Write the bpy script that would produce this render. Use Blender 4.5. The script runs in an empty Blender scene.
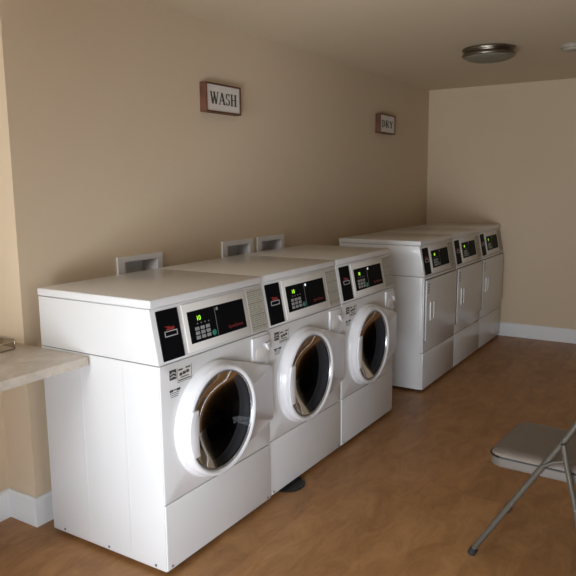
import bpy, bmesh, math, random
from mathutils import Vector, Matrix
random.seed(7)
S = bpy.context.scene
COL = S.collection
PI = math.pi

# ------------------------------------------------------------------ camera
F_PX = 663.342
cam_d = bpy.data.cameras.new('camera'); cam = bpy.data.objects.new('camera', cam_d); COL.objects.link(cam)
cam_d.sensor_width = 36.0; cam_d.lens = F_PX / 576 * 36; cam_d.clip_start = .05
yaw, pitch, roll = 1.00805711, -.157461837, -.00934747841
Fv = Vector((math.sin(yaw)*math.cos(pitch), math.cos(yaw)*math.cos(pitch), math.sin(pitch)))
Rv = Vector((math.cos(yaw), -math.sin(yaw), 0)); Uv = Rv.cross(Fv)
R2 = Rv*math.cos(roll) + Uv*math.sin(roll); U2 = -Rv*math.sin(roll) + Uv*math.cos(roll)
M = Matrix((R2, U2, -Fv)).transposed().to_4x4(); M.translation = Vector((-1.64348, -1.57361, 1.41987))
cam.matrix_world = M
S.camera = cam

# ------------------------------------------------------------------ room numbers (metres)
YW = .722; YR = .897; XB = 4.511; XF = -1.95; YS = -3.8; ZC = 2.261; STEP = -.003
WIN1 = (-2.00, -0.30, .10, .90)      # unseen window invented for daylight, in the front wall: y0,y1,z0,z1
WIN3 = (-.28, .52, 1.22, 2.02)        # unseen high window added above the countertop to brighten the near left
WIN2 = (-1.85, -.75, .35, 1.30)        # unseen window invented in the right wall for front light and door-glass glints: x0,x1,z0,z1

# ------------------------------------------------------------------ world and light
w = bpy.data.worlds.new('world'); S.world = w; w.use_nodes = True
bg = w.node_tree.nodes['Background']; bg.inputs[0].default_value = (.80, .90, 1, 1); bg.inputs[1].default_value = .4
def area(name, loc, rot, sx, sy, energy, col):
    l = bpy.data.lights.new(name, 'AREA'); l.shape = 'RECTANGLE'; l.size = sx; l.size_y = sy; l.energy = energy; l.color = col
    o = bpy.data.objects.new(name, l); COL.objects.link(o); o.location = loc; o.rotation_euler = rot; return o
area('added_daylight_front', (XF-.075, (WIN1[0]+WIN1[1])/2, (WIN1[2]+WIN1[3])/2), (0, -PI/2, 0), WIN1[3]-WIN1[2], WIN1[1]-WIN1[0], 102, (.90, .96, 1.05))  # lamp behind the invented low window, main light from the left
area('added_daylight_front_high', (XF-.075, (WIN3[0]+WIN3[1])/2, (WIN3[2]+WIN3[3])/2), (0, -PI/2, 0), WIN3[3]-WIN3[2], WIN3[1]-WIN3[0], 32, (.95, .97, 1.0))  # lamp behind the added high window, lifts the left wall and lid
area('added_daylight_right', ((WIN2[0]+WIN2[1])/2, YS-.075, (WIN2[2]+WIN2[3])/2), (PI/2, 0, 0), WIN2[1]-WIN2[0], WIN2[3]-WIN2[2], 25, (.95, .98, 1.04))  # lamp behind the invented right window, brightens the washer fronts
S.view_settings.view_transform = 'Standard'; S.view_settings.look = 'None'
S.view_settings.exposure = 0.10; S.view_settings.gamma = 1.0
try: S.view_settings.use_curve_mapping = False
except Exception: pass

# ------------------------------------------------------------------ materials
def mat(name, col, rough=.5, metal=0, noise=0, nscale=3, spec=.5, coat=0, bump=0, bscale=200, emit=None, estr=0, col2=None):
    m = bpy.data.materials.new(name); m.use_nodes = True; nt = m.node_tree; b = nt.nodes['Principled BSDF']
    b.inputs['Base Color'].default_value = (*col, 1); b.inputs['Roughness'].default_value = rough
    b.inputs['Metallic'].default_value = metal; b.inputs['Specular IOR Level'].default_value = spec
    b.inputs['Coat Weight'].default_value = coat; b.inputs['Coat Roughness'].default_value = .08
    tc = nt.nodes.new('ShaderNodeTexCoord')
    n = nt.nodes.new('ShaderNodeTexNoise'); n.inputs['Scale'].default_value = nscale; n.inputs['Detail'].default_value = 5
    nt.links.new(tc.outputs['Object'], n.inputs['Vector'])
    r = nt.nodes.new('ShaderNodeValToRGB'); r.color_ramp.elements[0].position = .3; r.color_ramp.elements[1].position = .7
    c2 = col2 or tuple(max(0, c*(1-noise)) for c in col)
    r.color_ramp.elements[0].color = (*c2, 1); r.color_ramp.elements[1].color = (*col, 1)
    nt.links.new(n.outputs['Fac'], r.inputs['Fac']); nt.links.new(r.outputs['Color'], b.inputs['Base Color'])
    if bump:
        n2 = nt.nodes.new('ShaderNodeTexNoise'); n2.inputs['Scale'].default_value = bscale; n2.inputs['Detail'].default_value = 3
        nt.links.new(tc.outputs['Object'], n2.inputs['Vector'])
        bp = nt.nodes.new('ShaderNodeBump'); bp.inputs['Strength'].default_value = bump; bp.inputs['Distance'].default_value = .002
        nt.links.new(n2.outputs['Fac'], bp.inputs['Height']); nt.links.new(bp.outputs['Normal'], b.inputs['Normal'])
    if emit:
        b.inputs['Emission Color'].default_value = (*emit, 1); b.inputs['Emission Strength'].default_value = estr
    return m
M_wall = mat("wall_paint", (.705, .566, .405), .75, noise=.04, nscale=1.3, bump=.12, bscale=260, spec=.3)
M_ceil = mat("ceiling_paint", (.71, .60, .44), .85, noise=.03, nscale=1.5, bump=.15, bscale=160, spec=.2)
M_base = mat('baseboard_paint', (.84, .85, .86), .35, noise=.02)
M_wht = mat('white_enamel', (.735, .728, .722), .28, noise=.015, nscale=2, coat=.35)
M_fas = mat('white_plastic_fascia', (.80, .775, .73), .42, noise=.02, nscale=4)
M_door = mat('white_door_plastic', (.80, .80, .82), .22, noise=.01, coat=.4)
M_blk = mat('black_panel', (.006, .006, .007), .35, spec=.02)
M_gap = mat('dark_gap', (.16, .15, .14), .8)
M_lab = mat('beige_label', (.50, .475, .40), .5, noise=.08, nscale=30)
M_wlab = mat('white_label', (.70, .68, .64), .5, noise=.05, nscale=40)
M_ink = mat('dark_ink', (.05, .05, .045), .6)
M_key = mat('grey_keys', (.30, .30, .29), .5)
M_grn = mat('green_key', (.02, .22, .15), .4)
M_red = mat('red_print', (.42, .035, .03), .5)
M_redd = mat('dark_red_print', (.20, .018, .016), .5)
M_wpr = mat('white_print', (.6, .6, .6), .5)
M_led = mat('green_digits', (.2, .5, .02), .4, emit=(.45, 1.0, .03), estr=1.1)
M_ledw = mat('white_indicator', (.6, .6, .7), .4, emit=(.8, .85, 1.0), estr=.9)
M_steel = mat('drum_steel', (.035, .035, .038), .35, metal=.6, noise=.2, nscale=20)
M_rub = mat('dark_rubber', (.02, .02, .021), .5)
M_chr = mat('grey_trim_metal', (.42, .42, .43), .25, metal=.8)
M_scr = mat('screw_metal', (.25, .24, .23), .35, metal=.9)
M_box = mat('outlet_box_plastic', (.82, .80, .79), .4, noise=.03)
M_wood = mat('reddish_wood', (.17, .065, .035), .55, col2=(.075, .028, .014), nscale=18)
M_face = mat('sign_face', (.76, .70, .64), .6, noise=.06, nscale=12)
M_nick = mat('brushed_nickel', (.26, .235, .19), .33, metal=1, noise=.1, nscale=30)
M_dif = mat('frosted_glass_diffuser', (.21, .195, .145), .5, spec=.25, noise=.03)
M_det = mat('detector_plastic', (.40, .35, .29), .45)
M_pad = mat('grey_vinyl_pad', (.19, .155, .128), .36, noise=.12, nscale=9, bump=.2, bscale=350)
M_tube = mat('taupe_steel_tube', (.085, .072, .055), .4, metal=.1, noise=.1, nscale=15)
M_apron = mat('seat_apron_paint', (.115, .095, .075), .6)
M_pipe = mat('black_piping', (.012, .011, .011), .4)
M_drain = mat('dark_drain_metal', (.035, .033, .030), .45, metal=.4, noise=.5, nscale=40)
M_frame = mat('window_frame_paint', (.8, .8, .78), .4)

def floor_material():
    m = bpy.data.materials.new('wood_look_vinyl'); m.use_nodes = True; nt = m.node_tree; b = nt.nodes['Principled BSDF']; L = nt.links
    tc = nt.nodes.new('ShaderNodeTexCoord'); mp = nt.nodes.new('ShaderNodeMapping'); L.new(tc.outputs['Object'], mp.inputs[0])
    br = nt.nodes.new('ShaderNodeTexBrick'); br.inputs['Scale'].default_value = 1; br.inputs['Brick Width'].default_value = 1.2
    br.inputs['Row Height'].default_value = .18; br.inputs['Mortar Size'].default_value = .0012; br.offset = .37
    br.inputs['Color1'].default_value = (.28, .28, .28, 1); br.inputs['Color2'].default_value = (.74, .74, .74, 1); br.inputs['Mortar'].default_value = (.25, .25, .25, 1)
    L.new(mp.outputs[0], br.inputs['Vector'])
    mp2 = nt.nodes.new('ShaderNodeMapping'); mp2.inputs['Scale'].default_value = (1, 2.2, 1); L.new(tc.outputs['Object'], mp2.inputs[0])
    n1 = nt.nodes.new('ShaderNodeTexNoise'); n1.inputs['Scale'].default_value = 4.5; n1.inputs['Detail'].default_value = 9; n1.inputs['Roughness'].default_value = .72; n1.inputs['Distortion'].default_value = .8
    L.new(mp2.outputs[0], n1.inputs['Vector'])
    mx = nt.nodes.new('ShaderNodeMix'); mx.data_type = 'FLOAT'; mx.inputs[0].default_value = .22
    L.new(n1.outputs['Fac'], mx.inputs[2]); L.new(br.outputs['Color'], mx.inputs[3])
    cr = nt.nodes.new('ShaderNodeValToRGB'); e = cr.color_ramp.elements
    e[0].position = .30; e[0].color = (.235, .105, .034, 1); e[1].position = .72; e[1].color = (.50, .265, .105, 1)
    k = cr.color_ramp.elements.new(.5); k.color = (.365, .178, .064, 1)
    L.new(mx.outputs[0], cr.inputs[0]); L.new(cr.outputs[0], b.inputs['Base Color'])
    b.inputs['Roughness'].default_value = .42; b.inputs['Specular IOR Level'].default_value = .4
    bp = nt.nodes.new('ShaderNodeBump'); bp.inputs['Strength'].default_value = .08; bp.inputs['Distance'].default_value = .002
    L.new(n1.outputs['Fac'], bp.inputs['Height']); L.new(bp.outputs[0], b.inputs['Normal'])
    return m
M_floor = floor_material()

def counter_material():
    m = mat('marbled_laminate', (.66, .585, .50), .35, noise=.0, nscale=7, col2=(.42, .36, .29)); nt = m.node_tree
    n = [x for x in nt.nodes if x.type == 'TEX_NOISE'][0]; n.inputs['Distortion'].default_value = 1.6; n.inputs['Roughness'].default_value = .65
    return m
M_ctr = counter_material()

def glass(name, tint, ior=1.5):
    m = bpy.data.materials.new(name); m.use_nodes = True; nt = m.node_tree; nt.nodes.remove(nt.nodes['Principled BSDF'])
    out = nt.nodes['Material Output']; t = nt.nodes.new('ShaderNodeBsdfTransparent'); t.inputs[0].default_value = (*tint, 1)
    g = nt.nodes.new('ShaderNodeBsdfGlossy'); g.inputs['Roughness'].default_value = .02
    fr = nt.nodes.new('ShaderNodeFresnel'); fr.inputs[0].default_value = ior
    mx = nt.nodes.new('ShaderNodeMixShader'); nt.links.new(fr.outputs[0], mx.inputs[0])
    nt.links.new(t.outputs[0], mx.inputs[1]); nt.links.new(g.outputs[0], mx.inputs[2]); nt.links.new(mx.outputs[0], out.inputs[0])
    return m
M_pane = glass('window_glass', (.97, .98, .98))
M_dglass = glass('dark_door_glass', (.20, .20, .21), 1.2)
M_clear = glass('clear_plastic', (.86, .82, .74))

# ------------------------------------------------------------------ mesh helpers
OFF = Vector((0, 0, 0))
def link(name, bm, m, parent=None, smooth=False):
    me = bpy.data.meshes.new(name)
    bmesh.ops.recalc_face_normals(bm, faces=bm.faces)
    bm.to_mesh(me); bm.free()
    me.materials.append(m)
    if smooth:
        for p in me.polygons: p.use_smooth = True
        try: me.set_sharp_from_angle(angle=math.radians(38))
        except Exception: pass
    o = bpy.data.objects.new(name, me); COL.objects.link(o)
    if parent: o.parent = parent
    return o
def tag(o, label=None, cat=None, group=None, kind=None):
    if label: o['label'] = label
    if cat: o['category'] = cat
    if group: o['group'] = group
    if kind: o['kind'] = kind
    return o
def empty(name, loc, rz=0):
    o = bpy.data.objects.new(name, None); o.empty_display_size = .1; COL.objects.link(o); o.location = loc; o.rotation_euler = (0, 0, rz); return o
def copy_tree(o, parent=None):
    c = o.copy(); COL.objects.link(c); c.parent = parent
    for ch in list(o.children): copy_tree(ch, c)
    return c
def box(bm, x0, x1, y0, y1, z0, z1, bev=0, seg=2, xf=None):
    t = bmesh.new()
    r = bmesh.ops.create_cube(t, size=1)
    for v in t.verts: v.co = Vector(((x0+x1)/2+v.co.x*(x1-x0), (y0+y1)/2+v.co.y*(y1-y0), (z0+z1)/2+v.co.z*(z1-z0)))
    if bev: bmesh.ops.bevel(t, geom=t.edges[:], offset=bev, segments=seg, profile=.5, affect='EDGES')
    merge(bm, t, xf)
def merge(bm, t, xf=None):
    vm = {}
    for v in t.verts:
        co = xf @ v.co if xf else v.co
        vm[v] = bm.verts.new(co)
    for f in t.faces:
        try: bm.faces.new([vm[v] for v in f.verts])
        except ValueError: pass
    t.free()
def prism(bm, pts, axis, a0, a1, bev=0, seg=2, xf=None):
    """extrude 2-D polygon pts along axis ('x': pts are (y,z); 'y': (x,z); 'z': (x,y))"""
    t = bmesh.new()
    def P(p, a): return {'x': (a, p[0], p[1]), 'y': (p[0], a, p[1]), 'z': (p[0], p[1], a)}[axis]
    A = [t.verts.new(P(p, a0)) for p in pts]; B = [t.verts.new(P(p, a1)) for p in pts]
    t.faces.new(A); t.faces.new(B[::-1]); n = len(pts)
    for i in range(n): t.faces.new((A[i], B[i], B[(i+1) % n], A[(i+1) % n]))
    bmesh.ops.recalc_face_normals(t, faces=t.faces)
    if bev: bmesh.ops.bevel(t, geom=t.edges[:], offset=bev, segments=seg, profile=.5, affect='EDGES')
    merge(bm, t, xf)
def tube(bm, pts, r, seg=12, closed=False, rz=None):
    pts = [Vector(p) for p in pts]; n = len(pts); rings = []
    up = None
    for i, p in enumerate(pts):
        if closed: d = (pts[(i+1) % n]-pts[i-1]).normalized()
        elif i == 0: d = (pts[1]-p).normalized()
        elif i == n-1: d = (p-pts[-2]).normalized()
        else: d = ((pts[i+1]-p).normalized()+(p-pts[i-1]).normalized()).normalized()
        if up is None: up = Vector((0, 0, 1)) if abs(d.z) < .9 else Vector((1, 0, 0))
        s = d.cross(up).normalized(); u = s.cross(d).normalized(); up = u
        rings.append([bm.verts.new(p + s*math.cos(2*PI*k/seg)*r + u*math.sin(2*PI*k/seg)*(rz or r)) for k in range(seg)])
    m = n if closed else n-1
    for i in range(m):
        a, b = rings[i], rings[(i+1) % n]
        for k in range(seg): bm.faces.new((a[k], a[(k+1) % seg], b[(k+1) % seg], b[k]))
    if not closed: bm.faces.new(rings[0][::-1]); bm.faces.new(rings[-1])
def lathe(bm, prof, c, axis='z', seg=64, a0=0, a1=2*PI):
    """prof = list of (radius, height); axis z up or y (height measured along y)"""
    full = abs(a1-a0-2*PI) < 1e-6; ns = seg if full else seg+1; R = []
    for r, h in prof:
        if r < 1e-6:
            R.append([bm.verts.new((c[0], c[1]+h, c[2]) if axis == 'y' else (c[0], c[1], c[2]+h))]); continue
        ring = []
        for k in range(ns):
            a = a0+(a1-a0)*k/seg
            ring.append(bm.verts.new((c[0]+r*math.cos(a), c[1]+h, c[2]+r*math.sin(a)) if axis == 'y' else (c[0]+r*math.cos(a), c[1]+r*math.sin(a), c[2]+h)))
        R.append(ring)
    for A, B in zip(R, R[1:]):
        for k in range(seg):
            k2 = (k+1) % ns
            if len(A) == 1 and len(B) == 1: continue
            if len(A) == 1: bm.faces.new((A[0], B[k], B[k2]))
            elif len(B) == 1: bm.faces.new((A[k], A[k2], B[0]))
            else: bm.faces.new((A[k], A[k2], B[k2], B[k]))
def text_bm(s, size, xf, ext=.0004, align='LEFT', sx=1.0):
    cu = bpy.data.curves.new('t', 'FONT'); cu.body = s; cu.size = size; cu.extrude = ext; cu.align_x = align; cu.resolution_u = 3
    o = bpy.data.objects.new('t', cu); COL.objects.link(o)
    dg = bpy.context.evaluated_depsgraph_get(); me = bpy.data.meshes.new_from_object(o.evaluated_get(dg))
    bm = bmesh.new(); bm.from_mesh(me)
    for v in bm.verts: v.co = xf @ Vector((v.co.x*sx, v.co.y, v.co.z))
    bpy.data.objects.remove(o); bpy.data.curves.remove(cu); bpy.data.meshes.remove(me)
    return bm
def slab(name, axis, pos, thick, u0, u1, v0, v1, holes, m):
    """wall slab on a cell grid with rectangular holes; axis 'x' or 'y' is the normal; u along the other horizontal, v = z"""
    us = sorted({u0, u1, *[h[0] for h in holes], *[h[1] for h in holes]}); vs = sorted({v0, v1, *[h[2] for h in holes], *[h[3] for h in holes]})
    bm = bmesh.new(); cache = {}
    def V(u, v, d):
        k = (u, v, d)
        if k not in cache:
            a = pos + d*thick
            cache[k] = bm.verts.new((a, u, v) if axis == 'x' else (u, a, v))
        return cache[k]
    def solid(i, j):
        if not (0 <= i < len(us)-1 and 0 <= j < len(vs)-1): return False
        cu, cv = (us[i]+us[i+1])/2, (vs[j]+vs[j+1])/2
        return not any(h[0] < cu < h[1] and h[2] < cv < h[3] for h in holes)
    for i in range(len(us)-1):
        for j in range(len(vs)-1):
            if not solid(i, j): continue
            a, b, c, d = us[i], us[i+1], vs[j], vs[j+1]
            for s in (0, 1): bm.faces.new((V(a, c, s), V(b, c, s), V(b, d, s), V(a, d, s)))
            for (di, dj, p, q) in ((-1, 0, (a, c), (a, d)), (1, 0, (b, c), (b, d)), (0, -1, (a, c), (b, c)), (0, 1, (a, d), (b, d))):
                if not solid(i+di, j+dj): bm.faces.new((V(*p, 0), V(*q, 0), V(*q, 1), V(*p, 1)))
    o = link(name, bm, m); tag(o, kind='structure'); return o

# ------------------------------------------------------------------ room shell
T = .12
bm = bmesh.new(); box(bm, XF-T, XB+T, YS-T, YR+T, -.1, 0); tag(link('floor', bm, M_floor), kind='structure')
bm = bmesh.new(); box(bm, XF-T, XB+T, YS-T, YR+T, ZC, ZC+.1); tag(link('ceiling', bm, M_ceil), kind='structure')
OUT = [(.555, .775, .915, 1.060), (1.342, 1.562, .915, 1.068), (1.686, 1.906, .915, 1.068)]
slab('wall_left', 'y', YW, T+.055, STEP, XB, 0, ZC, OUT, M_wall)
slab('wall_left_recess', 'y', YR, T, XF, STEP+.1, 0, ZC, [], M_wall).name = 'wall_recess'
slab('wall_back', 'x', XB, T, YS, YW, 0, ZC, [], M_wall)
M_wall2 = mat('darkened_unseen_wall', (.10, .085, .065), .85, noise=.04, nscale=1.3)  # colour of the unseen right wall, darkened only to cut bounced light
slab('wall_front', 'x', XF, -T, YS, YR+T, 0, ZC, [WIN1, WIN3], M_wall)
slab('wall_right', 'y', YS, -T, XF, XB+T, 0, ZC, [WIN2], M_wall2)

def baseboard(name, pts, inward):
    """pts: polyline on floor; the board stands on the inward side"""
    bm = bmesh.new(); h = .126; t = .014
    P = [Vector((*p, 0)) for p in pts]; n = len(P); nr = []
    for i in range(n-1):
        d = (P[i+1]-P[i]).normalized(); nr.append(Vector((-d.y, d.x, 0))*inward)
    off = []
    for i in range(n):
        if i == 0: o = nr[0]
        elif i == n-1: o = nr[-1]
        else:
            o = nr[i-1]+nr[i]
            o = o/ max(1e-6, o.length)**2*2
            if abs(nr[i-1].dot(nr[i])) > .99: o = nr[i]
        off.append(o)
    prof = [(0.0004, 0.0005), (t, .0005), (t, h-.012), (t-.003, h-.004), (t-.008, h), (.0004, h)]
    R = [[bm.verts.new(P[i]+off[i]*a+Vector((0, 0, z))) for a, z in prof] for i in range(n)]
    k = len(prof)
    for i in range(n-1):
        for j in range(k): bm.faces.new((R[i][j], R[i][(j+1) % k], R[i+1][(j+1) % k], R[i+1][j]))
    bm.faces.new(R[0]); bm.faces.new(R[-1][::-1])
    tag(link(name, bm, M_base), kind='structure')
baseboard('baseboard_left', [(XF, YR), (STEP, YR), (STEP, YW), (XB, YW)], -1)
baseboard('baseboard_back', [(XB, YW-.0145), (XB, YS)], -1)
baseboard('baseboard_right', [(XB-.0145, YS), (XF, YS)], -1)
baseboard('baseboard_front', [(XF, YS+.0145), (XF, YR-.0145)], -1)

def window(name, axis, pos, sgn, u0, u1, v0, v1, nu, nv):
    def bx(bm, a0, a1, b0, b1, c0, c1, bev=.003):
        if axis == 'x': box(bm, min(a0, a1), max(a0, a1), b0, b1, c0, c1, bev)
        else: box(bm, b0, b1, min(a0, a1), max(a0, a1), c0, c1, bev)
    f = bmesh.new(); w_ = .05; d0, d1 = pos+sgn*.012, pos+sgn*.058
    bx(f, d0, d1, u0+.001, u0+w_, v0+.001, v1-.001); bx(f, d0, d1, u1-w_, u1-.001, v0+.001, v1-.001)
    bx(f, d0, d1, u0+w_-.002, u1-w_+.002, v0+.001, v0+w_); bx(f, d0, d1, u0+w_-.002, u1-w_+.002, v1-w_, v1-.001)
    for i in range(1, nu):
        u = u0+(u1-u0)*i/nu; bx(f, d0+sgn*.01, d1-sgn*.01, u-.012, u+.012, v0+w_, v1-w_, .002)
    for j in range(1, nv):
        v = v0+(v1-v0)*j/nv; bx(f, d0+sgn*.012, d1-sgn*.012, u0+w_, u1-w_, v-.012, v+.012, .002)
    fo = link(name, f, M_frame); tag(fo, kind='structure')
    p = bmesh.new(); bx(p, pos+sgn*.033, pos+sgn*.037, u0+.04, u1-.04, v0+.04, v1-.04, 0); link('window_pane', p, M_pane, fo)
    s = bmesh.new(); bx(s, pos-sgn*.03, pos+sgn*.012, u0-.03, u1+.03, v0-.028, v0-.001, .004); link('window_sill', s, M_frame, fo)
window('unseen_window_1', 'x', XF, -1, *WIN1, 3, 1)
window('unseen_window_3', 'x', XF, -1, *WIN3, 1, 2)
window('unseen_window_2', 'y', YS, -1, *WIN2, 2, 2)

# ------------------------------------------------------------------ slanted control fascia frame
# fascia plane from (y=0, z=.7935) to (y=.0375, z=.991)
FZ0, FZ1, FY1 = .7935, .991, .0375
FL = math.hypot(FZ1-FZ0, FY1)
Ex = Vector((1, 0, 0)); Eu = Vector((0, FY1, FZ1-FZ0)).normalized(); En = Ex.cross(Eu)   # En faces the room (-y)
if En.y > 0: En = -En
def FX(off=0):
    return Matrix((( *Ex, ) , (*Eu,), (*En,))).transposed().to_4x4() if False else Matrix.Translation(Vector((0, 0, FZ0))) @ Matrix((Ex, Eu, En)).transposed().to_4x4()
FM = FX()
def fz(z): return (z-FZ0)*FL/(FZ1-FZ0)      # height z -> distance up the slanted plane
def fbox(bm, x0, x1, z0, z1, d0, d1, bev=0):
    box(bm, x0, x1, fz(z0), fz(z1), d0, d1, bev, 2, FM)

W = .682; DEP = .626
def make_controls(root, lettering=True, indicator=True):
    """upper housing, lid and everything on the slanted fascia; local x from 0 to W"""
    b = bmesh.new()
    prism(b, [(0, FZ0), (FY1, FZ1), (DEP, FZ1), (DEP, FZ0)], 'x', 0, W, .003)
    link('control_housing', b, M_wht, root, True)
    b = bmesh.new(); box(b, -.0015, W+.0015, FY1-.007, DEP+.004, .9925, 1.0235, .006, 3); link('lid', b, M_wht, root, True)
    b = bmesh.new(); box(b, .01, W-.01, FY1+.008, DEP-.01, .985, 1.0, 0); link('lid_gap_strip', b, M_gap, root)  # dark strip standing in for the shade in the seam under the lid
    # raised bezel around the display
    b = bmesh.new()
    fbox(b, .158, .548, .806, .982, .0005, .005, .0025); link('display_bezel', b, M_fas, root, True)
    # card reader
    b = bmesh.new(); fbox(b, .026, .137, .803, .979, -.002, .004, .002); cr = link('card_reader', b, M_blk, root)
    b = bmesh.new()
    for (x0, x1, z0, z1) in ((.052, .118, .8845, .8875), (.052, .118, .9015, .9045), (.052, .055, .8845, .9045), (.115, .118, .8845, .9045)):
        fbox(b, x0, x1, z0, z1, .0036, .0046)
    link('card_slot', b, M_wpr, cr)
    b = bmesh.new()
    fbox(b, .062, .098, .908, .912, .0036, .0045); fbox(b, .068, .106, .914, .917, .0036, .0045); fbox(b, .058, .082, .919, .921, .0036, .0045)
    prism(b, [(.096, fz(.9065)), (.108, fz(.910)), (.096, fz(.914))], 'z', .0036, .0045, 0, 2, FM)
    link('card_arrow', b, M_red, cr)
    # display panel
    b = bmesh.new(); fbox(b, .180, .527, .834, .951, .003, .0065, .0015); dp = link('display_panel', b, M_blk, root)
    merge_b = text_bm('10', .026, FM @ Matrix.Translation((.226, fz(.913), .0068))); link('green_digits', merge_b, M_led, dp)
    for i in range(3):
        for j in range(3):
            b = bmesh.new(); x = .211+i*.031; z = .845+j*.0165; fbox(b, x, x+.022, z, z+.0125, .006, .0085, .001); link('key', b, M_key, dp)
    b = bmesh.new(); lathe(b, [(0, .0088), (.011, .0085), (.012, .006)], (.317, fz(.853), 0), 'z', 20)
    for v in b.verts: v.co = FM @ v.co
    link('start_key', b, M_grn, dp)
    b = bmesh.new(); fbox(b, .338, .3395, .838, .944, .006, .0069); link('panel_divider', b, M_key, dp)
    b = bmesh.new(); lathe(b, [(0, .0075), (.0065, .0073), (.0065, .006)], (.353, fz(.938), 0), 'z', 16)
    for v in b.verts: v.co = FM @ v.co
    link('indicator', b, M_ledw if indicator else M_key, dp)
    if lettering: b = text_bm('SpeedQueen', .0185, FM @ Matrix.Translation((.408, fz(.851), .0068)), sx=1.0); link('brand_lettering', b, M_redd, dp)
    b = bmesh.new()
    for i in range(4): fbox(b, .225+i*.022, .231+i*.022, .900, .904, .006, .0068)
    link('tiny_print', b, M_key, dp)
    # instruction label
    b = bmesh.new(); fbox(b, .562, .672, .802, .979, -.001, .0022, .0008); il = link('instruction_label', b, M_lab, root)
    b = bmesh.new(); rnd = random.Random(3)
    z = .970; i = 0
    while z > .81:
        x = .567
        if i % 6 == 0: fbox(b, .566, .668, z-.0020, z, .002, .0027)
        else:
            while x < .655:
                l = rnd.uniform(.008, .026); fbox(b, x, min(x+l, .667), z-.0012, z, .002, .0027); x += l+rnd.uniform(.004, .010)
        z -= .0082; i += 1
    link('printed_lines', b, M_ink, il)
    # rating label and logo on the front below the fascia handled by caller

def front_sticker(root, y=0.0, x=.050):
    b = bmesh.new(); box(b, x, x+.036, y-.0010, y+.001, .730, .766); s = link('logo_sticker', b, M_ink, root)
    b = bmesh.new()
    for k in range(2): prism(b, [(x+.004, .737+k*.012), (x+.018, .742+k*.012), (x+.032, .737+k*.012), (x+.032, .741+k*.012), (x+.018, .7465+k*.012), (x+.004, .741+k*.012)], 'y', y-.0016, y-.0009)
    link('logo_waves', b, M_wpr, s)
    b = bmesh.new(); box(b, x+.040, x+.118, y-.0010, y+.001, .712, .768); s = link('rating_sticker', b, M_wlab, root)
    b = bmesh.new(); X0 = x+.040
    for (a, c, d, e) in ((0, .078, .712, .7135), (0, .0015, .712, .768), (.0765, .078, .712, .768), (.045, .072, .757, .762), (.006, .030, .755, .761),
                         (.012, .027, .735, .746), (.030, .046, .737, .748), (.049, .064, .739, .750), (.018, .062, .727, .7305), (.006, .072, .7175, .7215)):
        box(b, X0+a, X0+c, y-.0015, y-.0009, d, e)
    link('printed_lines', b, M_ink, s)

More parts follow.
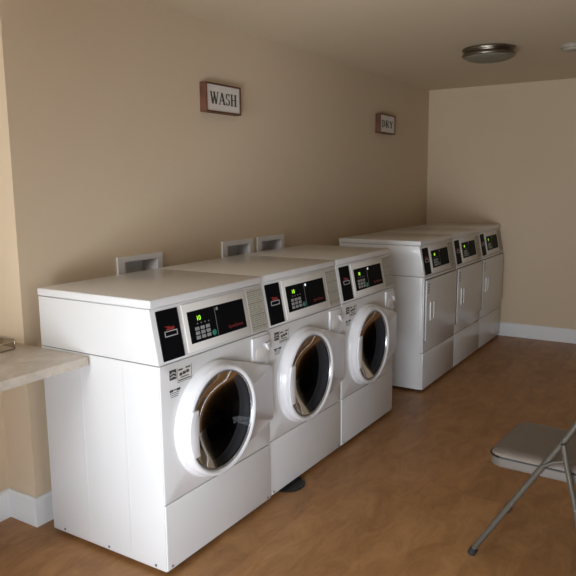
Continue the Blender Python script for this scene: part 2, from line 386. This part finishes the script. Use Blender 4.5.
# ------------------------------------------------------------------ washers
def make_washer():
    root = empty('washing_machine', (0, 0, 0))
    b = bmesh.new(); th = .008
    box(b, 0, th, .004, DEP, .018, .7905, .002); box(b, W-th, W, .004, DEP, .018, .7905, .002)
    box(b, th-.002, W-th+.002, DEP-.012, DEP, .018, .7905); box(b, th-.002, W-th+.002, .014, DEP-.01, .018, .03)
    for yy in (.17, .40): box(b, -.0004, .002, yy, yy+.012, .035, .775, .0005)     # pressed ribs of the side panel
    link('cabinet', b, M_wht, root, True)
    b = bmesh.new(); box(b, .004, W-.004, .01, DEP-.01, .784, .80); link('seam_shadow_strip', b, M_gap, root)
    # front panel with a round opening
    cx, cz, r = .315, .510, .192; x0, x1, z0, z1 = .003, W-.003, .2765, .7905; bev = .004
    ang = sorted({2*PI*k/72 for k in range(72)} | {math.atan2(z-cz, x-cx) % (2*PI) for x in (x0, x1) for z in (z0, z1)})
    b = bmesh.new()
    def edge(a, ins):
        c, s = math.cos(a), math.sin(a); t = 1e9
        if c > 1e-9: t = min(t, (x1-ins-cx)/c)
        if c < -1e-9: t = min(t, (x0+ins-cx)/c)
        if s > 1e-9: t = min(t, (z1-ins-cz)/s)
        if s < -1e-9: t = min(t, (z0+ins-cz)/s)
        return cx+t*c, cz+t*s
    rows = []
    for a in ang:
        e0 = edge(a, 0); e1 = edge(a, bev*.3); e2 = edge(a, bev)
        rows.append([b.verts.new(v) for v in ((e0[0], .014, e0[1]), (e0[0], bev, e0[1]), (e1[0], bev*.3, e1[1]), (e2[0], 0, e2[1]),
                     (cx+r*math.cos(a), 0, cz+r*math.sin(a)), (cx+(r-.006)*math.cos(a), .006, cz+(r-.006)*math.sin(a)), (cx+(r-.006)*math.cos(a), .03, cz+(r-.006)*math.sin(a)))])
    for i in range(len(rows)):
        A, B = rows[i], rows[(i+1) % len(rows)]
        for k in range(len(A)-1): b.faces.new((A[k], A[k+1], B[k+1], B[k]))
    link('front_panel', b, M_wht, root, True)
    b = bmesh.new(); box(b, .003, W-.003, -.001, .013, .019, .2735, .004, 3); lp = link('lower_panel', b, M_wht, root, True)
    for x in (.028, W-.028):
        b = bmesh.new(); lathe(b, [(0, -.0035), (.0045, -.003), (.0055, 0)], (x, 0, .032), 'y', 14); link('screw', b, M_scr, lp)
    b = bmesh.new()
    for y in (.05, .30, .56): lathe(b, [(0, 0), (.0045, .0003), (.0055, .003)], (0, 0, 0), 'z', 10); 
    for v in b.verts: v.co = v.co
    b.free()
    for y in (.055, .30, .555):
        b = bmesh.new(); box(b, -.0022, .001, y-.0045, y+.0045, .027, .036, .001); link('screw', b, M_scr, root)
    for (x, y) in ((.05, .06), (W-.05, .06), (.05, DEP-.06), (W-.05, DEP-.06)):
        b = bmesh.new(); lathe(b, [(0, 0), (.024, 0), (.024, .008), (.010, .011), (.008, .022), (0, .022)], (x, y, 0), 'z', 20); link('levelling_foot', b, M_rub, root, True)
    make_controls(root)
    front_sticker(root)
    b = bmesh.new(); box(b, .048, .066, -.001, .001, .6855, .694); box(b, .084, .104, -.001, .001, .6855, .694)
    for k in range(3): box(b, .048+.003*k, .100-.004*k, -.0008, .001, .6795-k*.007, .6815-k*.007)
    box(b, .069, .081, -.0008, .001, .689, .693)
    link('caution_print', b, M_ink, root)
    # detergent drawer
    b = bmesh.new(); box(b, .551, .674, -.008, .004, .664, .778, .003, 3); dd = link('detergent_drawer', b, M_door, root, True)
    b = bmesh.new()
    N = 24; pts = []
    prism(b, [(.571, .684), (.656, .684), (.656, .716), (.640, .732), (.588, .732), (.571, .716)], 'y', -.0095, -.0075, .0006); link('drawer_pull', b, M_fas, dd, True)
    b = bmesh.new(); prism(b, [(.628, .746), (.662, .746), (.662, .708), (.648, .722), (.640, .738)], 'y', -.019, -.0075, .002, 2); link('drawer_lip', b, M_door, dd, True)
    # door: one casting, round on the left, squared off towards the hinge, with a raised rim round the glass
    dx, dz = .299, .517; hx = W-.006
    ox, oz, Ro = .291, .521, .2275
    b = bmesh.new(); pts = []; n = 60; a0 = math.radians(76)
    for k in range(n+1):
        a = a0 + (2*PI-math.radians(58)-a0)*k/n; pts.append((ox+Ro*math.cos(a), oz+Ro*math.sin(a)))
    def run(p, q, m): return [(p[0]+(q[0]-p[0])*i/m, p[1]+(q[1]-p[1])*i/m) for i in range(1, m)]
    c1, c2 = (hx, .402), (hx, .640)
    pts = pts + run(pts[-1], c1, 10) + [c1] + run(c1, c2, 12) + [c2] + run(c2, pts[0], 12)
    rows = []
    for (x, z) in pts:
        a = math.atan2(z-dz, x-dx); c_, s_ = math.cos(a), math.sin(a); P = lambda r, y: (dx+r*c_, y, dz+r*s_)
        d = math.hypot(x-dx, z-dz); sh = lambda e: (x-e*c_, z-e*s_)
        e1, e2 = sh(.003), sh(.010); yb = -.020 if d < .24 else -.022
        r3 = min(.222, d-.012)
        rows.append([b.verts.new(v) for v in (P(.193, -.001), (x, -.001, z), (x, yb+.006, z), (e1[0], yb, e1[1]), (e2[0], yb-.006, e2[1]), P(r3, -.040), P(.215, -.046), P(.210, -.050), P(.204, -.051), P(.198, -.048), P(.194, -.042))])
    for i in range(len(rows)):
        A, B = rows[i], rows[(i+1) % len(rows)]; m_ = len(A)
        for k in range(m_): b.faces.new((A[k], A[(k+1) % m_], B[(k+1) % m_], B[k]))
    hp = link('door', b, M_door, root, True)
    b = bmesh.new(); lathe(b, [(.1945, -.040), (.1925, -.0435), (.190, -.044), (.188, -.041), (.187, -.030)], (dx+.003, 0, dz-.001), 'y', 96); link('glass_rim', b, M_chr, hp, True)
    # glass bowl, bulging slightly outward at its edge then inward
    b = bmesh.new(); lathe(b, [(.191, -.038), (.180, -.028), (.165, -.016), (.150, -.002), (.13, .014), (.105, .029), (.08, .040), (.05, .048), (.025, .0515), (0, .0525)], (dx+.003, 0, dz-.001), 'y', 72); link('door_glass', b, M_dglass, hp, True)
    # handle grip covering the left of the glass
    b = bmesh.new(); hz0, hz1 = dz-.090, dz+.088; pts = []
    for k in range(13):
        z = hz1+(hz0-hz1)*k/12; pts.append((dx-math.sqrt(.212**2-(z-dz)**2), z))
    for k in range(7):
        z = hz0+(hz1-hz0)*k/6; pts.append((dx-.156-.006*math.cos((k-3)/3*1.2), z))
    prism(b, pts, 'y', -.056, -.030, .003, 2); link('door_handle', b, M_door, hp, True)
    # rubber gasket and drum
    b = bmesh.new(); lathe(b, [(.196, .005), (.193, .02), (.186, .035), (.182, .06), (.184, .075), (.19, .085), (.19, .10)], (cx, 0, cz), 'y', 64); link('door_gasket', b, M_rub, root, True)
    b = bmesh.new(); prof = [(.185, .09), (.205, .10), (.215, .12)]
    for k in range(6): prof += [(.215, .12+k*.065), (.211, .135+k*.065), (.215, .15+k*.065)]
    prof += [(.215, .52), (.15, .535), (.05, .52), (0, .515)]
    lathe(b, prof, (cx, 0, cz), 'y', 48); dr = link('drum', b, M_steel, root, True)
    for k in range(3):
        a = math.radians(95+120*k); b = bmesh.new()
        t = Matrix.Translation((cx, 0, cz)) @ Matrix.Rotation(-a, 4, 'Y')
        prism(b, [(.214, -.03), (.165, -.008), (.165, .008), (.214, .03)], 'y', .13, .50, .004, 2, t); link('drum_baffle', b, M_steel, dr, True)
    return root

wash = make_washer()
washers = [wash, copy_tree(wash), copy_tree(wash)]
wl = ['white front-load washing machine nearest the camera, its bare side panel touching the countertop',
      'middle white front-load washing machine, with washers on both its sides',
      'white front-load washing machine nearest the dryers, last of its row']
for i, o in enumerate(washers):
    o.location = (i*.686, (-.006, .001, .0)[i], 0)
    tag(o, wl[i], 'washing machine', 'front-load washers in a row')

for ch in wash.children_recursive:
    if ch.name.split('.')[0] == 'indicator':
        ch.data = ch.data.copy(); ch.data.materials[0] = M_key
# ------------------------------------------------------------------ dryers
DW = .6585
def make_dryer():
    root = empty('clothes_dryer', (0, 0, 0))
    b = bmesh.new()
    box(b, 0, DW, .012, DEP+.008, .018, .7905, .003); cab = link('cabinet', b, M_wht, root, True)
    b = bmesh.new(); box(b, .004, DW-.004, .02, DEP, .784, .80); link('seam_shadow_strip', b, M_gap, root)
    b = bmesh.new(); box(b, .002, DW-.002, 0, .014, .2765, .7905, .003, 2); link('front_panel', b, M_wht, root, True)
    b = bmesh.new(); box(b, .002, DW-.002, -.001, .014, .019, .2735, .004, 2); lp = link('lower_panel', b, M_wht, root, True)
    b = bmesh.new(); box(b, -.0016, .001, .016, .020, .272, .276); box(b, .004, DW-.004, .008, .02, .2725, .277); link('panel_gap', b, M_gap, root)
    for x in (.028, DW-.028):
        b = bmesh.new(); lathe(b, [(0, -.0035), (.0045, -.003), (.0055, 0)], (x, 0, .032), 'y', 12); link('screw', b, M_scr, lp)
    for (x, y) in ((.05, .06), (DW-.05, .06), (.05, DEP-.06), (DW-.05, DEP-.06)):
        b = bmesh.new(); lathe(b, [(0, 0), (.024, 0), (.024, .008), (.010, .011), (.008, .022), (0, .022)], (x, y, 0), 'z', 16); link('levelling_foot', b, M_rub, root, True)
    make_controls(root, False, False)
    b = bmesh.new(); box(b, .014, DW-.014, -.0022, .001, .350, .774); link('door_gap', b, M_gap, root)
    b = bmesh.new(); box(b, .018, DW-.018, -.013, -.0018, .355, .769, .004, 3); d = link('door', b, M_wht, root, True)
    # recessed pull between two raised bars
    for x, z0, z1 in ((.083, .490, .618), (.146, .497, .612)):
        b = bmesh.new(); box(b, x, x+.009, -.021, -.012, z0, z1, .003, 3); link('door_handle', b, M_door, d, True)
    b = bmesh.new(); box(b, .094, .143, -.0145, -.0125, .498, .612); link('pull_recess', b, M_fas, d)
    b = bmesh.new()
    for k in range(4): box(b, .036, .036+(.040, .034, .040, .030)[k], -.0138, -.0125, .735-k*.019, .744-k*.019)
    link('sticker_print', b, M_key, d)
    for k in range(4):
        b = bmesh.new(); box(b, DW-.050, DW-.028, -.0170, -.0125, .738-k*.022, .746-k*.022, .001); link('vent_slot', b, M_wpr, d)
    return root
dry = make_dryer()
# squeeze the fascia width of the shared control parts to the dryer's own width
for ch in dry.children_recursive:
    if ch.type != 'MESH' or not ch.data.vertices: continue
for nm in ('control_housing', 'lid', 'lid_gap_strip', 'display_bezel', 'card_reader', 'display_panel', 'instruction_label'):
    for ch in dry.children:
        if ch.name.split('.')[0] == nm:
            k = DW/W
            for o in [ch]+list(ch.children):
                for v in o.data.vertices:
                    v.co.x *= k
                    v.co.z += .0065 if nm.startswith('lid') or v.co.z > .985 and nm == 'control_housing' else 0
for ch in dry.children:
    if ch.name.split('.')[0] in ('control_housing',):
        for v in ch.data.vertices:
            if v.co.y > .5: v.co.y += .008
    if ch.name.split('.')[0] in ('lid',):
        for v in ch.data.vertices:
            if v.co.y > .5: v.co.y += .008
dryers = [dry, copy_tree(dry), copy_tree(dry)]
dl = ['white clothes dryer nearest the washers, its pale side panel showing', 'middle clothes dryer of the row, between two dryers', 'clothes dryer at the far end, against the back wall']
for i, o in enumerate(dryers):
    o.location = (2.507+i*.6617, -.0215, 0)
    tag(o, dl[i], 'dryer', 'clothes dryers in a row')

# ------------------------------------------------------------------ countertop
b = bmesh.new(); X0 = XF+.001
zt = .787; R = .012
pts = [(X0, .338), (-.004-R, .338)] + [(-.004-R+R*math.sin(a), .338+R-R*math.cos(a)) for a in (PI/6, PI/3, PI/2)] + [(-.004, YW+.01), (-.004, YR-.001), (X0, YR-.001)]
prism(b, pts, 'z', zt-.034, zt, .003, 2)
tag(link('countertop', b, M_ctr, None, True), 'marbled beige laminate countertop fixed to the wall beside the nearest washer', 'countertop')
# tray at the back of the countertop
tr = empty('plastic_tray', (-.205, .775, zt)); tr.rotation_euler = (0, 0, 0)
def rrect(hx, hy, r, z, n=6):
    P = []
    for (sx, sy, a) in ((1, 1, 0), (-1, 1, PI/2), (-1, -1, PI), (1, -1, 1.5*PI)):
        for k in range(n+1):
            t = a+k/n*PI/2; P.append(Vector((sx*(hx-r)+r*math.cos(t), sy*(hy-r)+r*math.sin(t), z)))
    return P
b = bmesh.new(); A = [b.verts.new(v) for v in rrect(.143, .101, .045, .002)]; B = [b.verts.new(v) for v in rrect(.150, .108, .052, .034)]
for i in range(len(A)): b.faces.new((A[i], A[(i+1) % len(A)], B[(i+1) % len(A)], B[i]))
b.faces.new(A); link('tray_body', b, M_clear, tr, True)
M_rim = mat('tan_tray_rim', (.42, .36, .26), .35)
b = bmesh.new(); tube(b, rrect(.150, .108, .052, .034), .0022, 8, True); link('tray_rim', b, M_rim, tr, True)
b = bmesh.new(); tube(b, rrect(.144, .102, .045, .0028), .0024, 8, True); link('tray_foot_rim', b, mat('brown_tray_base', (.20, .13, .08), .5), tr, True)
tag(tr, 'shallow clear rounded tray on the countertop against the wall, at the left edge', 'tray')

# ------------------------------------------------------------------ laundry outlet boxes
for i, (x0, x1, z0, z1) in enumerate(OUT):
    fx0, fx1, fz0_, fz1_ = x0-.045, x1+.035, z0-.03, (1.085, 1.096, 1.096)[i]
    r = empty('laundry_outlet_box', ((x0+x1)/2, YW, z0)); ox, oz = (x0+x1)/2, z0
    b = bmesh.new()
    for (a, c, d, e) in ((fx0, x0+.001, fz0_, fz1_), (x1-.001, fx1, fz0_, fz1_), (x0, x1, z1-.001, fz1_), (x0, x1, fz0_, z0+.001)):
        box(b, a-ox, c-ox, -.011, -.0003, d-oz, e-oz, .0015)
    link('flange', b, M_box, r)
    b = bmesh.new(); e = .003
    X0_, X1_, Z0_, Z1_ = x0-ox+.0005, x1-ox-.0005, .0005, z1-z0-.0005; D_ = .09
    box(b, X0_, X0_+e, -.004, D_, Z0_, Z1_); box(b, X1_-e, X1_, -.004, D_, Z0_, Z1_); box(b, X0_, X1_, -.004, D_, Z0_, Z0_+e); box(b, X0_, X1_, -.004, D_, Z1_-e, Z1_); box(b, X0_, X1_, D_-e, D_, Z0_, Z1_)
    link('recess', b, M_box, r)
    for s, mm in ((-.06, M_red), (.06, M_scr)):
        b = bmesh.new(); tube(b, [(s, .085, .05), (s, .045, .05), (s, .045, .02)], .009, 10); v = link('valve', b, M_scr, r, True)
        b = bmesh.new(); box(b, s-.018, s+.018, .038, .052, .060, .066, .002); link('valve_handle', b, mm, v)
    lab = ['white laundry outlet box in the wall behind the nearest washer, apart from the other two', 'left of the two adjacent white laundry outlet boxes, behind the middle washer', 'right of the two adjacent white outlet boxes, closest to the dryers'][i]
    tag(r, lab, 'outlet box', 'recessed laundry outlet boxes')

# ------------------------------------------------------------------ signs with serif capitals
def stroke(bm, p, q, w_, xf, y0=-.0012, y1=.0005):
    p, q = Vector(p), Vector(q); d = (q-p).normalized(); n = Vector((-d.y, d.x))*w_/2
    # horizontal cut ends for diagonal strokes
    if abs(d.x) > .05 and abs(d.y) > .3:
        h = w_/2/abs(d.y); P = [(p.x-h, p.y), (p.x+h, p.y), (q.x+h, q.y), (q.x-h, q.y)]
    else: P = [tuple(p+n), tuple(p-n), tuple(q-n), tuple(q+n)]
    prism(bm, P, 'y', y0, y1, 0, 2, xf)
def serif(bm, x, y, xf, w_=.26):
    stroke(bm, (x-w_/2, y), (x+w_/2, y), .045, xf)
def arc(bm, c, rx, ry, a0, a1, w0, w1, xf, n=14):
    O, I = [], []
    for k in range(n+1):
        t = k/n; a = math.radians(a0+(a1-a0)*t); w_ = w0+(w1-w0)*math.sin(PI*t)
        O.append((c[0]+(rx+w_/2)*math.cos(a), c[1]+(ry+w_*.3)*math.sin(a))); I.append((c[0]+(rx-w_/2)*math.cos(a), c[1]+(ry-w_*.3)*math.sin(a)))
    for k in range(n): prism(bm, [O[k], O[k+1], I[k+1], I[k]], 'y', -.0012, .0005, 0, 2, xf)
K, N_ = .155, .07
def letter(bm, ch, xf):
    s = lambda p, q, w_: stroke(bm, p, q, w_, xf)
    if ch == 'W':
        s((.06, 1), (.28, 0), K); s((.28, 0), (.47, .95), N_); s((.40, 1), (.64, 0), K); s((.64, 0), (.84, 1), N_)
        for x in (.06, .42, .84): serif(bm, x, .98, xf, .24)
    if ch == 'A':
        s((.05, 0), (.32, 1), N_); s((.32, 1), (.60, 0), K); s((.15, .34), (.48, .34), N_); serif(bm, .05, .02, xf, .22); serif(bm, .60, .02, xf, .26)
    if ch == 'S':
        arc(bm, (.26, .75), .17, .22, 20, 270, .05, .12, xf); arc(bm, (.26, .27), .18, .25, 90, -155, .06, .13, xf)
        s((.425, .98), (.425, .76), N_); s((.085, .02), (.085, .25), N_)
    if ch == 'H':
        for x in (.12, .55): s((x, 0), (x, 1), K); serif(bm, x, .98, xf, .28); serif(bm, x, .02, xf, .28)
        s((.12, .52), (.55, .52), N_)
    if ch == 'D':
        s((.12, 0), (.12, 1), K); serif(bm, .09, .98, xf, .22); serif(bm, .09, .02, xf, .22)
        arc(bm, (.20, .5), .33, .475, 90, -90, .05, .15, xf); s((.1, .98), (.24, .98), N_); s((.1, .02), (.24, .02), N_)
    if ch == 'R':
        s((.12, 0), (.12, 1), K); serif(bm, .12, .98, xf, .26); serif(bm, .12, .02, xf, .28)
        arc(bm, (.24, .74), .20, .235, 90, -90, .05, .13, xf); s((.12, .98), (.26, .98), N_); s((.12, .50), (.28, .50), N_)
        s((.28, .5), (.55, 0), K); serif(bm, .58, .02, xf, .18)
    if ch == 'Y':
        s((.05, 1), (.30, .45), K); s((.55, 1), (.31, .45), N_); s((.30, 0), (.30, .50), K); serif(bm, .06, .98, xf, .24); serif(bm, .55, .98, xf, .22); serif(bm, .30, .02, xf, .28)
def sign(text, adv, x0, x1, z0, z1, h, wide, label):
    D = .045; r = empty('wall_sign', ((x0+x1)/2, YW-D/2, z0)); wx = (x1-x0)/2; H = z1-z0; t = .009
    b = bmesh.new()
    for s in (-1, 1):
        box(b, min(s*wx, s*(wx-t)), max(s*wx, s*(wx-t)), -D/2, D/2-.0005, 0, H, .001)
        zz = (0, t) if s < 0 else (H-t, H); box(b, -wx+t-.001, wx-t+.001, -D/2+.0004, D/2-.0005, *zz, .001)
    link('frame', b, M_wood, r)
    b = bmesh.new(); box(b, -wx+t-.002, wx-t+.002, -D/2+.006, D/2-.004, t-.002, H-t+.002); link('sign_face', b, M_face, r)
    tot = sum(a for _, a in adv)*h*wide; x = -tot/2; zb = (H-h)/2
    for ch, a in adv:
        b = bmesh.new(); xf = Matrix.Translation((x, -D/2+.0055, zb)) @ Matrix.Diagonal((h*wide, 1, h, 1)); letter(b, ch, xf); link('letter', b, M_ink, r); x += a*h*wide
    tag(r, label, 'sign', 'framed laundry signs')
sign('WASH', [('W', .98), ('A', .74), ('S', .62), ('H', .66)], 1.147, 1.453, 1.792, 1.944, .062, 1.22, 'small framed white sign reading WASH on the wall')
sign('DRY', [('D', .76), ('R', .80), ('Y', .62)], 3.324, 3.622, 1.806, 1.957, .056, 1.72, 'small framed white sign reading DRY on the wall')

# ------------------------------------------------------------------ ceiling lamp and detector
cl = empty('ceiling_lamp', (2.822, -.303, ZC))
b = bmesh.new(); lathe(b, [(0, -.0004), (.150, -.0004), (.160, -.003), (.162, -.010), (.159, -.019), (.152, -.022), (.150, -.028), (.152, -.032), (.159, -.036), (.162, -.043), (.160, -.052), (.154, -.055), (.148, -.054)], (0, 0, 0), 'z', 96)
for v in b.verts: v.co.x *= 1.04; v.co.y *= 1.04
link('lamp_housing', b, M_nick, cl, True)
b = bmesh.new(); lathe(b, [(.151, -.050), (.149, -.056), (.135, -.066), (.105, -.075), (.06, -.081), (0, -.083)], (0, 0, 0), 'z', 72)
for v in b.verts: v.co.x *= 1.03; v.co.y *= 1.03
link('lamp_diffuser', b, M_dif, cl, True)
tag(cl, 'round brushed-nickel ceiling lamp, unlit, on the ceiling above the dryers', 'ceiling lamp')
sd = empty('smoke_detector', (3.00, -.775, ZC))
b = bmesh.new(); lathe(b, [(0, -.0004), (.068, -.0004), (.070, -.012), (.066, -.022), (.055, -.024)], (0, 0, 0), 'z', 48); link('detector_base', b, M_det, sd, True)
b = bmesh.new(); lathe(b, [(.056, -.022), (.056, -.027), (.050, -.036), (.03, -.040), (0, -.041)], (0, 0, 0), 'z', 48); link('detector_cover', b, M_det, sd, True)
tag(sd, 'round white smoke detector on the ceiling at the right edge', 'smoke detector')

# ------------------------------------------------------------------ drain cover on the floor
dc = empty('drain_cover', (.868, .030, 0))
b = bmesh.new(); lathe(b, [(0, .0005), (.088, .0005), (.090, .004), (.084, .007), (.078, .0055), (0, .0055)], (0, 0, 0), 'z', 48); link('cover_plate', b, M_drain, dc, True)
b = bmesh.new()
for k in range(9):
    x = -.064+k*.016; l = math.sqrt(.074**2-x*x); box(b, x-.003, x+.003, -l, l, .005, .0072, .0008)
link('cover_ribs', b, M_drain, dc)
tag(dc, 'dark round drain cover on the floor, partly under the middle washer', 'drain cover')

# ------------------------------------------------------------------ folding chair
cr = empty('folding_chair', (.915, -1.14, 0), -.07)      # local +y = the way the chair faces
hw = .205
def side_pt(s, z): return (.225-s, z)
for sg in (-1, 1):
    x = sg*hw
    b = bmesh.new(); tube(b, [(x, .225, .012), (x, .225-.115, .202), (x, .225-.235, .400), (x, .225-.31, .522), (x, .225-.40, .685), (x*.97, .225-.425, .745), (x*.88, .225-.438, .785), (x*.72, .225-.443, .803), (x*.4, -.220, .810), (0, -.221, .812)], .0112, 12)
    link('front_leg', b, M_tube, cr, True)
    xr = sg*.2275
    b = bmesh.new(); tube(b, [(xr, -.092, .525), (xr, -.105, .46), (xr, -.137, .33), (xr, -.205, .012)], .0098, 12); link('rear_leg', b, M_tube, cr, True)
    b = bmesh.new(); tube(b, [(x, .225, .004), (x, .225-.012, .028)], .0155, 12); link('rubber_foot', b, M_rub, cr, True)
    b = bmesh.new(); tube(b, [(xr, -.207, .004), (xr, -.2015, .03)], .0128, 12); link('rubber_foot', b, M_rub, cr, True)
    b = bmesh.new(); tube(b, [(sg*.219, -.022, .424), (sg*.219, -.06, .448), (sg*.219, -.100, .463)], .006, 8, False, .006); link('seat_bracket', b, M_tube, cr, True)
b = bmesh.new(); tube(b, [(-hw, .225-.045, .09), (hw, .225-.045, .09)], .008, 10); link('cross_bar', b, M_tube, cr, True)
b = bmesh.new(); tube(b, [(-.2275, -.183, .115), (.2275, -.183, .115)], .008, 10); link('cross_bar', b, M_tube, cr, True)
def seat_outline(hx, y0, y1, r, taper=.0, n=7):
    P = []
    for (cx_, cy_, a) in ((hx-r, y1-r, 0), (-hx+r, y1-r, PI/2), (-hx+taper+r, y0+r, PI), (hx-taper-r, y0+r, 1.5*PI)):
        for k in range(n+1):
            t = a+k/n*PI/2; P.append((cx_+r*math.cos(t), cy_+r*math.sin(t)))
    return P
def loft(bm, levels):
    R_ = [[bm.verts.new((x, y, z)) for x, y in P] for P, z in levels]
    for A, B in zip(R_, R_[1:]):
        for i in range(len(A)): bm.faces.new((A[i], A[(i+1) % len(A)], B[(i+1) % len(A)], B[i]))
    bm.faces.new(R_[0][::-1]); bm.faces.new(R_[-1])
O = lambda d, r=.055: [(x-.008, y) for x, y in seat_outline(.197-d, -.215+d, .178-d, r-d*.5, .006)]
b = bmesh.new(); loft(b, [(O(.006), .378), (O(.001), .381), (O(0), .407), (O(.003), .413)]); link('seat_pan', b, M_apron, cr, True)
b = bmesh.new(); loft(b, [(O(.004), .413), (O(.002), .418), (O(.006), .428), (O(.018), .435), (O(.045), .439), (O(.09, .095), .440)]); sp = link('seat_cushion', b, M_pad, cr, True)
b = bmesh.new(); tube(b, [(x, y, .416) for x, y in O(-.001)], .0032, 8, True); link('piping', b, M_pipe, sp, True)
b = bmesh.new()
pr = []
for k in range(13):
    x = -.185+.37*k/12; bow = -.018*(1-(x/.185)**2); pr.append((x, bow))
xf = Matrix.Translation((0, -.190, .70)) @ Matrix.Rotation(math.radians(27), 4, 'X')
t = bmesh.new(); lo = [t.verts.new((x, y, -.09)) for x, y in pr]; hi = [t.verts.new((x, y, .085)) for x, y in pr]
lo2 = [t.verts.new((x, y-.022, -.09)) for x, y in pr]; hi2 = [t.verts.new((x, y-.022, .085)) for x, y in pr]
n = len(pr)
for i in range(n-1):
    t.faces.new((lo[i], lo[i+1], hi[i+1], hi[i])); t.faces.new((lo2[i+1], lo2[i], hi2[i], hi2[i+1])); t.faces.new((hi[i], hi[i+1], hi2[i+1], hi2[i])); t.faces.new((lo[i+1], lo[i], lo2[i], lo2[i+1]))
t.faces.new((lo[0], hi[0], hi2[0], lo2[0])); t.faces.new((hi[-1], lo[-1], lo2[-1], hi2[-1]))
merge(b, t, xf); link('backrest', b, M_pad, cr, True)
tag(cr, 'grey padded steel folding chair standing on the floor at the right edge', 'chair')
